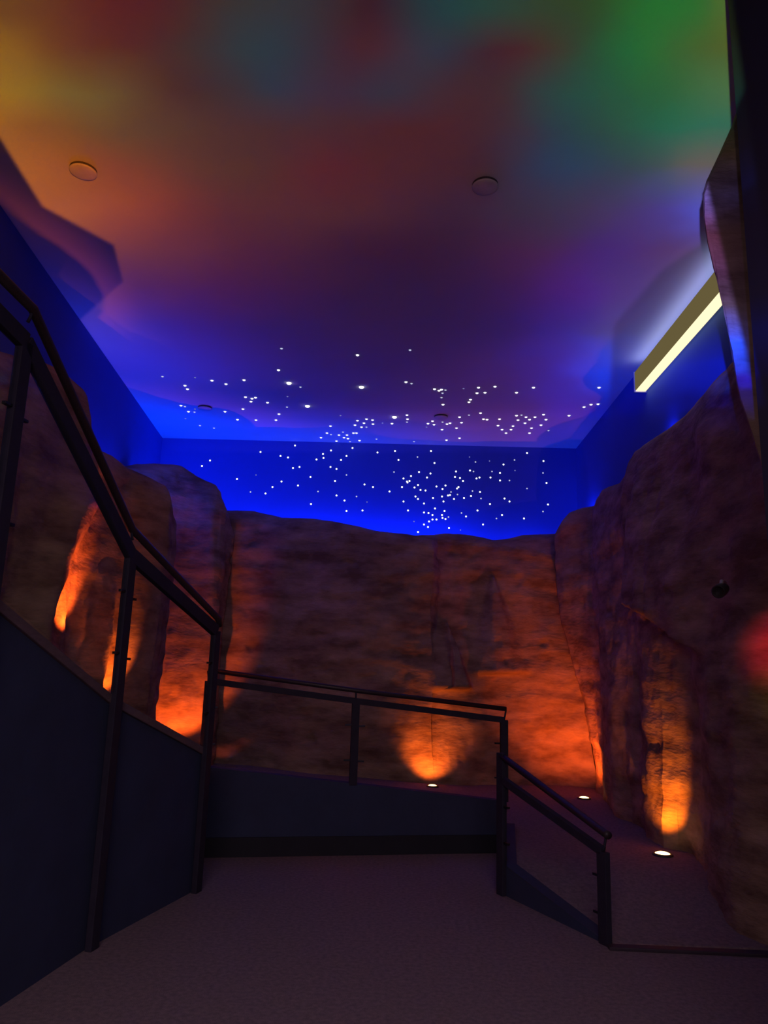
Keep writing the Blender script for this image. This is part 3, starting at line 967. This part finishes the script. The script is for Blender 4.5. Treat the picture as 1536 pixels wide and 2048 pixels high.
# ------------------------------------------------------------------ projector of coloured clouds
PJ = Vector((0.0, -0.2, EYE + .25))
HT = ZC - PJ.z
SLIDE = [
 (20, [(0,106.3,67.2,1.3),(150,89.7,31.1,1.3),(300,72.5,15.8,1.3),(420,48.4,37.8,17.9),(560,27.1,49.4,47.7),(700,47.7,17.9,7.8),(760,40.2,9,7.8),(850,1.3,49.4,49.7),(960,1.3,60.5,49),(1080,34.9,55.4,19.5),(1200,25.9,60.8,12.4),(1300,7.8,108,30.4),(1400,23.6,97.9,31.3),(1450,74.4,98.2,32.2)]),
 (100, [(0,137.1,93.1,1.3),(100,100.6,50.9,1.3),(250,78.1,22.7,1.3),(380,50.2,38.4,16.1),(530,1.3,55,60),(650,40.2,31.7,34.9),(750,65.4,14.6,1.3),(850,14.1,49.4,60.6),(950,40.2,25.2,27.1),(1050,65.9,14.6,1.3),(1180,2.7,66.2,36.6),(1280,1.3,102.7,36.6),(1350,36.6,92.7,30.4),(1440,74.1,87.9,24.8)]),
 (180, [(0,147.8,103.4,1.3),(100,111.3,87.8,16.1),(220,100,77,24.5),(330,65.9,25.9,1.3),(450,47,37.8,24.5),(550,14.1,49.4,59.5),(680,52.7,24.3,32.8),(770,19.7,43.2,54.6),(880,52,31,25.9),(1000,52.7,24.3,13.4),(1100,1.3,60.5,55.2),(1250,14.1,81.7,42.6),(1350,17.9,92.6,37.5),(1450,70,105,60)]),
 (260, [(0,147.9,88.1,1.3),(60,127.4,72.4,1.3),(180,106.1,66.7,1.3),(300,83.2,55.4,21.5),(420,64.9,37.8,12.3),(560,57.7,33.6,23.1),(680,55.8,31,21.5),(800,60.8,19.9,2.9),(920,55.8,24.3,5.7),(1040,44.6,31,31.9),(1120,1.3,55,65.9),(1220,23.1,65.9,40.2),(1330,1.3,97.7,65.9),(1430,40,100,75)]),
 (340, [(60,163.1,88.1,1.3),(167,132.3,61.9,1.3),(280,115.4,53.5,1.3),(400,76.5,43.7,6.4),(520,67.4,37.3,1.3),(640,75.6,19.9,1.3),(760,60.2,23.4,1.3),(900,50.6,19.9,1.3),(1000,37.4,19.9,18.6),(1120,1.3,54.6,82.5),(1230,30.6,55,58.9),(1330,47,76.7,71.7),(1400,94.7,87.6,77.7)]),
 (420, [(130,162.9,82.8,1.3),(230,147.1,64.6,1.3),(330,109.8,44.2,1.3),(450,75.1,33.6,1.3),(600,68.7,31,1.3),(750,56.4,23.4,10.2),(880,34,15.5,15.6),(1000,36.3,24.3,36.3),(1120,36.3,42.7,57),(1230,56.4,42.7,75.6),(1330,63.8,53.8,135.2),(1395,75,80,190)]),
 (500, [(230,116.5,53.5,1.3),(350,82.9,34.2,1.3),(480,62,19.9,1.3),(620,43.8,15.5,1.3),(750,25,1.3,1.3),(880,13.1,1.3,1.3),(1000,41.9,15.5,32.8),(1120,56.4,22.4,54.2),(1230,48.1,23.9,112.9),(1320,70,40,85)]),
 (580, [(180,60,35,45),(250,78.1,28.7,1.3),(380,58.9,15.5,1.3),(520,38.8,5.6,1.3),(660,10.2,1.3,1.3),(800,1.3,1.3,1.3),(940,6.9,1.3,32),(1060,43.8,8.2,55.2),(1180,56.8,9.3,115.5),(1240,60,40,95)]),
 (660, [(190,55,35,70),(320,41.8,1.3,1.3),(460,24.2,1.3,1.3),(600,1.3,1.3,1.3),(760,1.3,1.3,1.3),(900,1.3,1.3,10.4),(1040,7.4,1.3,61.3),(1150,18.6,10.2,117.9),(1230,50,50,95)]),
 (740, [(280,35.4,1.3,1.3),(420,32.9,1.3,1.3),(560,6.4,1.3,1.3),(700,1.3,1.3,1.3),(850,1.3,1.3,1.3),(1000,1.3,1.3,51.9),(1120,1.3,5.3,131.5),(1200,9,52.4,217.6)]),
 (820, [(300,1.3,1.3,1.3),(400,1.3,1.3,1.3),(520,1.3,1.3,1.3),(650,10.2,1.3,1.3),(800,1.3,1.3,1.3),(950,1.3,1.3,1.3),(1060,1.3,1.3,1.3),(1100,1.3,1.3,93.3),(1150,1.3,1.3,110.9)]),
 (900, [(300,5,5,20),(400,10,8,30),(520,30,18,40),(1060,30,15,30),(1150,4,4,10)]),
]


def lin(c):
    c /= 255.0
    return c / 12.92 if c <= .04045 else ((c + .055) / 1.055) ** 2.4


pl = bpy.data.lights.new('cloud_projector_lamp', 'POINT')
pl.shadow_soft_size = 0.02
pl.energy = 4 * math.pi * math.pi / 0.6
po = bpy.data.objects.new('cloud_projector_lamp', pl)
po.location = PJ
COL.objects.link(po)
pl.use_nodes = True
g = NT(pl.node_tree)
out = g.n('ShaderNodeOutputLight')
em = g.n('ShaderNodeEmission')
g.l(em.outputs[0], out.inputs[0])
tc = g.n('ShaderNodeTexCoord')
sp = g.n('ShaderNodeSeparateXYZ')
g.l(tc.outputs['Normal'], sp.inputs[0])
dz = g.math('MAXIMUM', sp.outputs[2], .02)
tt_ = g.math('DIVIDE', HT, dz)
cx_ = g.math('MULTIPLY_ADD', sp.outputs[0], tt_, PJ.x)      # where the beam meets the ceiling
cy_ = g.math('MULTIPLY_ADD', sp.outputs[1], tt_, PJ.y)
hz = ZC - EYE
vecs = []
cb = g.n('ShaderNodeCombineXYZ')
g.l(cx_, cb.inputs[0]); g.l(cy_, cb.inputs[1]); cb.inputs[2].default_value = hz
cv = cb.outputs[0]
fw = g.vec('DOT_PRODUCT', cv, tuple(CF)); rt = g.vec('DOT_PRODUCT', cv, tuple(CR)); up = g.vec('DOT_PRODUCT', cv, tuple(CU))
fw = g.math('MAXIMUM', fw, .3)
SX = g.math('MULTIPLY_ADD', g.math('DIVIDE', rt, fw), F, W / 2)      # slide coordinates
SY = g.math('MULTIPLY_ADD', g.math('DIVIDE', up, fw), -F, H / 2)
# cloudy distortion of the slide
nz = g.n('ShaderNodeTexNoise')
nz.inputs['Scale'].default_value = 1.1
nz.inputs['Detail'].default_value = 5
g.l(cv, nz.inputs['Vector'])
wv = g.vec('SUBTRACT', nz.outputs['Color'], (.5, .5, .5))
ws = g.n('ShaderNodeSeparateXYZ')
g.l(wv, ws.inputs[0])
WX = g.math('MULTIPLY_ADD', ws.outputs[0], 80.0, SX)
WY = g.math('MULTIPLY_ADD', ws.outputs[1], 70.0, SY)
un = g.math('DIVIDE', WX, 1536.0)
col = None
for k, (py, stops) in enumerate(SLIDE):
    rp = g.n('ShaderNodeValToRGB')
    r = rp.color_ramp
    r.interpolation = 'B_SPLINE' if len(stops) > 3 else 'EASE'
    while len(r.elements) < len(stops): r.elements.new(.5)
    for e, (px, cr_, cg_, cb_) in zip(r.elements, stops):
        e.position = min(1, max(0, px / 1536.0))
    for e, (px, cr_, cg_, cb_) in zip(r.elements, stops):
        e.color = (lin(cr_), lin(cg_), lin(cb_), 1)
    g.l(un, rp.inputs[0])
    if col is None: col = rp.outputs[0]
    else:
        mr = g.n('ShaderNodeMapRange', interpolation_type='LINEAR')
        g.l(WY, mr.inputs[0])
        mr.inputs[1].default_value = SLIDE[k - 1][0]; mr.inputs[2].default_value = py
        mx = g.n('ShaderNodeMix', data_type='RGBA')
        g.l(mr.outputs[0], mx.inputs[0]); g.l(col, mx.inputs[6]); g.l(rp.outputs[0], mx.inputs[7])
        col = mx.outputs[2]


def edge(p, q, inside):
    """signed distance to the line p-q on the slide, positive on the side of the point inside"""
    nx, ny = (q[1] - p[1]), -(q[0] - p[0])
    L_ = math.hypot(nx, ny)
    nx, ny = nx / L_, ny / L_
    if (inside[0] - p[0]) * nx + (inside[1] - p[1]) * ny < 0: nx, ny = -nx, -ny
    return g.math('MULTIPLY_ADD', SX, nx, g.math('MULTIPLY_ADD', SY, ny, -(p[0] * nx + p[1] * ny)))


def allof(ds):
    d = ds[0]
    for e in ds[1:]: d = g.math('MINIMUM', d, e)
    return d


def soft(d, w):
    mr = g.n('ShaderNodeMapRange', interpolation_type='SMOOTHSTEP')
    g.l(d, mr.inputs[0])
    mr.inputs[1].default_value = -w; mr.inputs[2].default_value = w
    return mr.outputs[0]


def hide(mask, ds, w, amount=1.0):
    return g.math('MULTIPLY', mask, g.math('MULTIPLY_ADD', soft(allof(ds), w), -amount, 1.0))


mask = soft(edge((1455, 0), (1478, 225), (700, 300)), 3)
mask = g.math('MULTIPLY', mask, soft(edge((0, 405), (325, 878), (700, 300)), 3))
mask = g.math('MULTIPLY', mask, soft(edge((0, -120), (1536, -120), (700, 300)), 40))
mask = g.math('MULTIPLY', mask, soft(edge((0, 905), (1536, 905), (700, 300)), 6))
mask = hide(mask, [edge((1478, 225), (1404, 392), (1500, 380)), edge((1404, 384), (1444, 590), (1500, 500))], 3, .93)
PA = (150, 520)
sh = g.math('MAXIMUM', allof([edge((85, 412), (228, 490), PA), edge((228, 490), (246, 562), PA), edge((250, 560), (160, 640), PA)]),
            allof([edge((0, 275), (85, 412), (0, 400)), edge((0, 440), (100, 440), (50, 300))]))
mask = hide(mask, [sh], 5, .97)  # cast shadow of the left rock cut into the slide
PC = (1385, 545)
mask = hide(mask, [edge((1412, 440), (1320, 545), PC), edge((1320, 543), (1233, 600), PC), edge((1229, 600), (1226, 660), PC)], 8, .6)  # rock shadow by the light box, likewise painted into the slide
mask = hide(mask, [edge((468, 856), (1092, 886), (700, 950)), ], 3, .6)
mask = hide(mask, [edge((1087, 835), (1092, 886), (1300, 850)), edge((0, 825), (1500, 838), (700, 950))], 4, .7)
amp = g.math('DIVIDE', HT * HT, g.math('MULTIPLY', dz, g.math('MULTIPLY', dz, dz)))
fin = g.vec('SCALE', col, scale=g.math('MULTIPLY', mask, amp))
g.l(fin, em.inputs[0])
em.inputs[1].default_value = 1.0

# ------------------------------------------------------------------ world and colour management
w = bpy.data.worlds.new('world')
SC.world = w
w.use_nodes = True
g = NT(w.node_tree)
bg = g.n('ShaderNodeBackground')
bg.inputs[0].default_value = (0.55, 0.28, 0.62, 1)
bg.inputs[1].default_value = 0.06
wo = g.n('ShaderNodeOutputWorld')
g.l(bg.outputs[0], wo.inputs[0])

SC.view_settings.view_transform = 'Standard'
SC.view_settings.look = 'None'
SC.view_settings.exposure = 0.0
SC.view_settings.gamma = 1.0
SC.view_settings.use_curve_mapping = False
SC.cycles.use_denoising = True
SC.cycles.max_bounces = 6
SC.cycles.diffuse_bounces = 3
SC.cycles.transparent_max_bounces = 12
SC.cycles.caustics_reflective = False
SC.cycles.caustics_refractive = False
SC.cycles.sample_clamp_indirect = 3.0
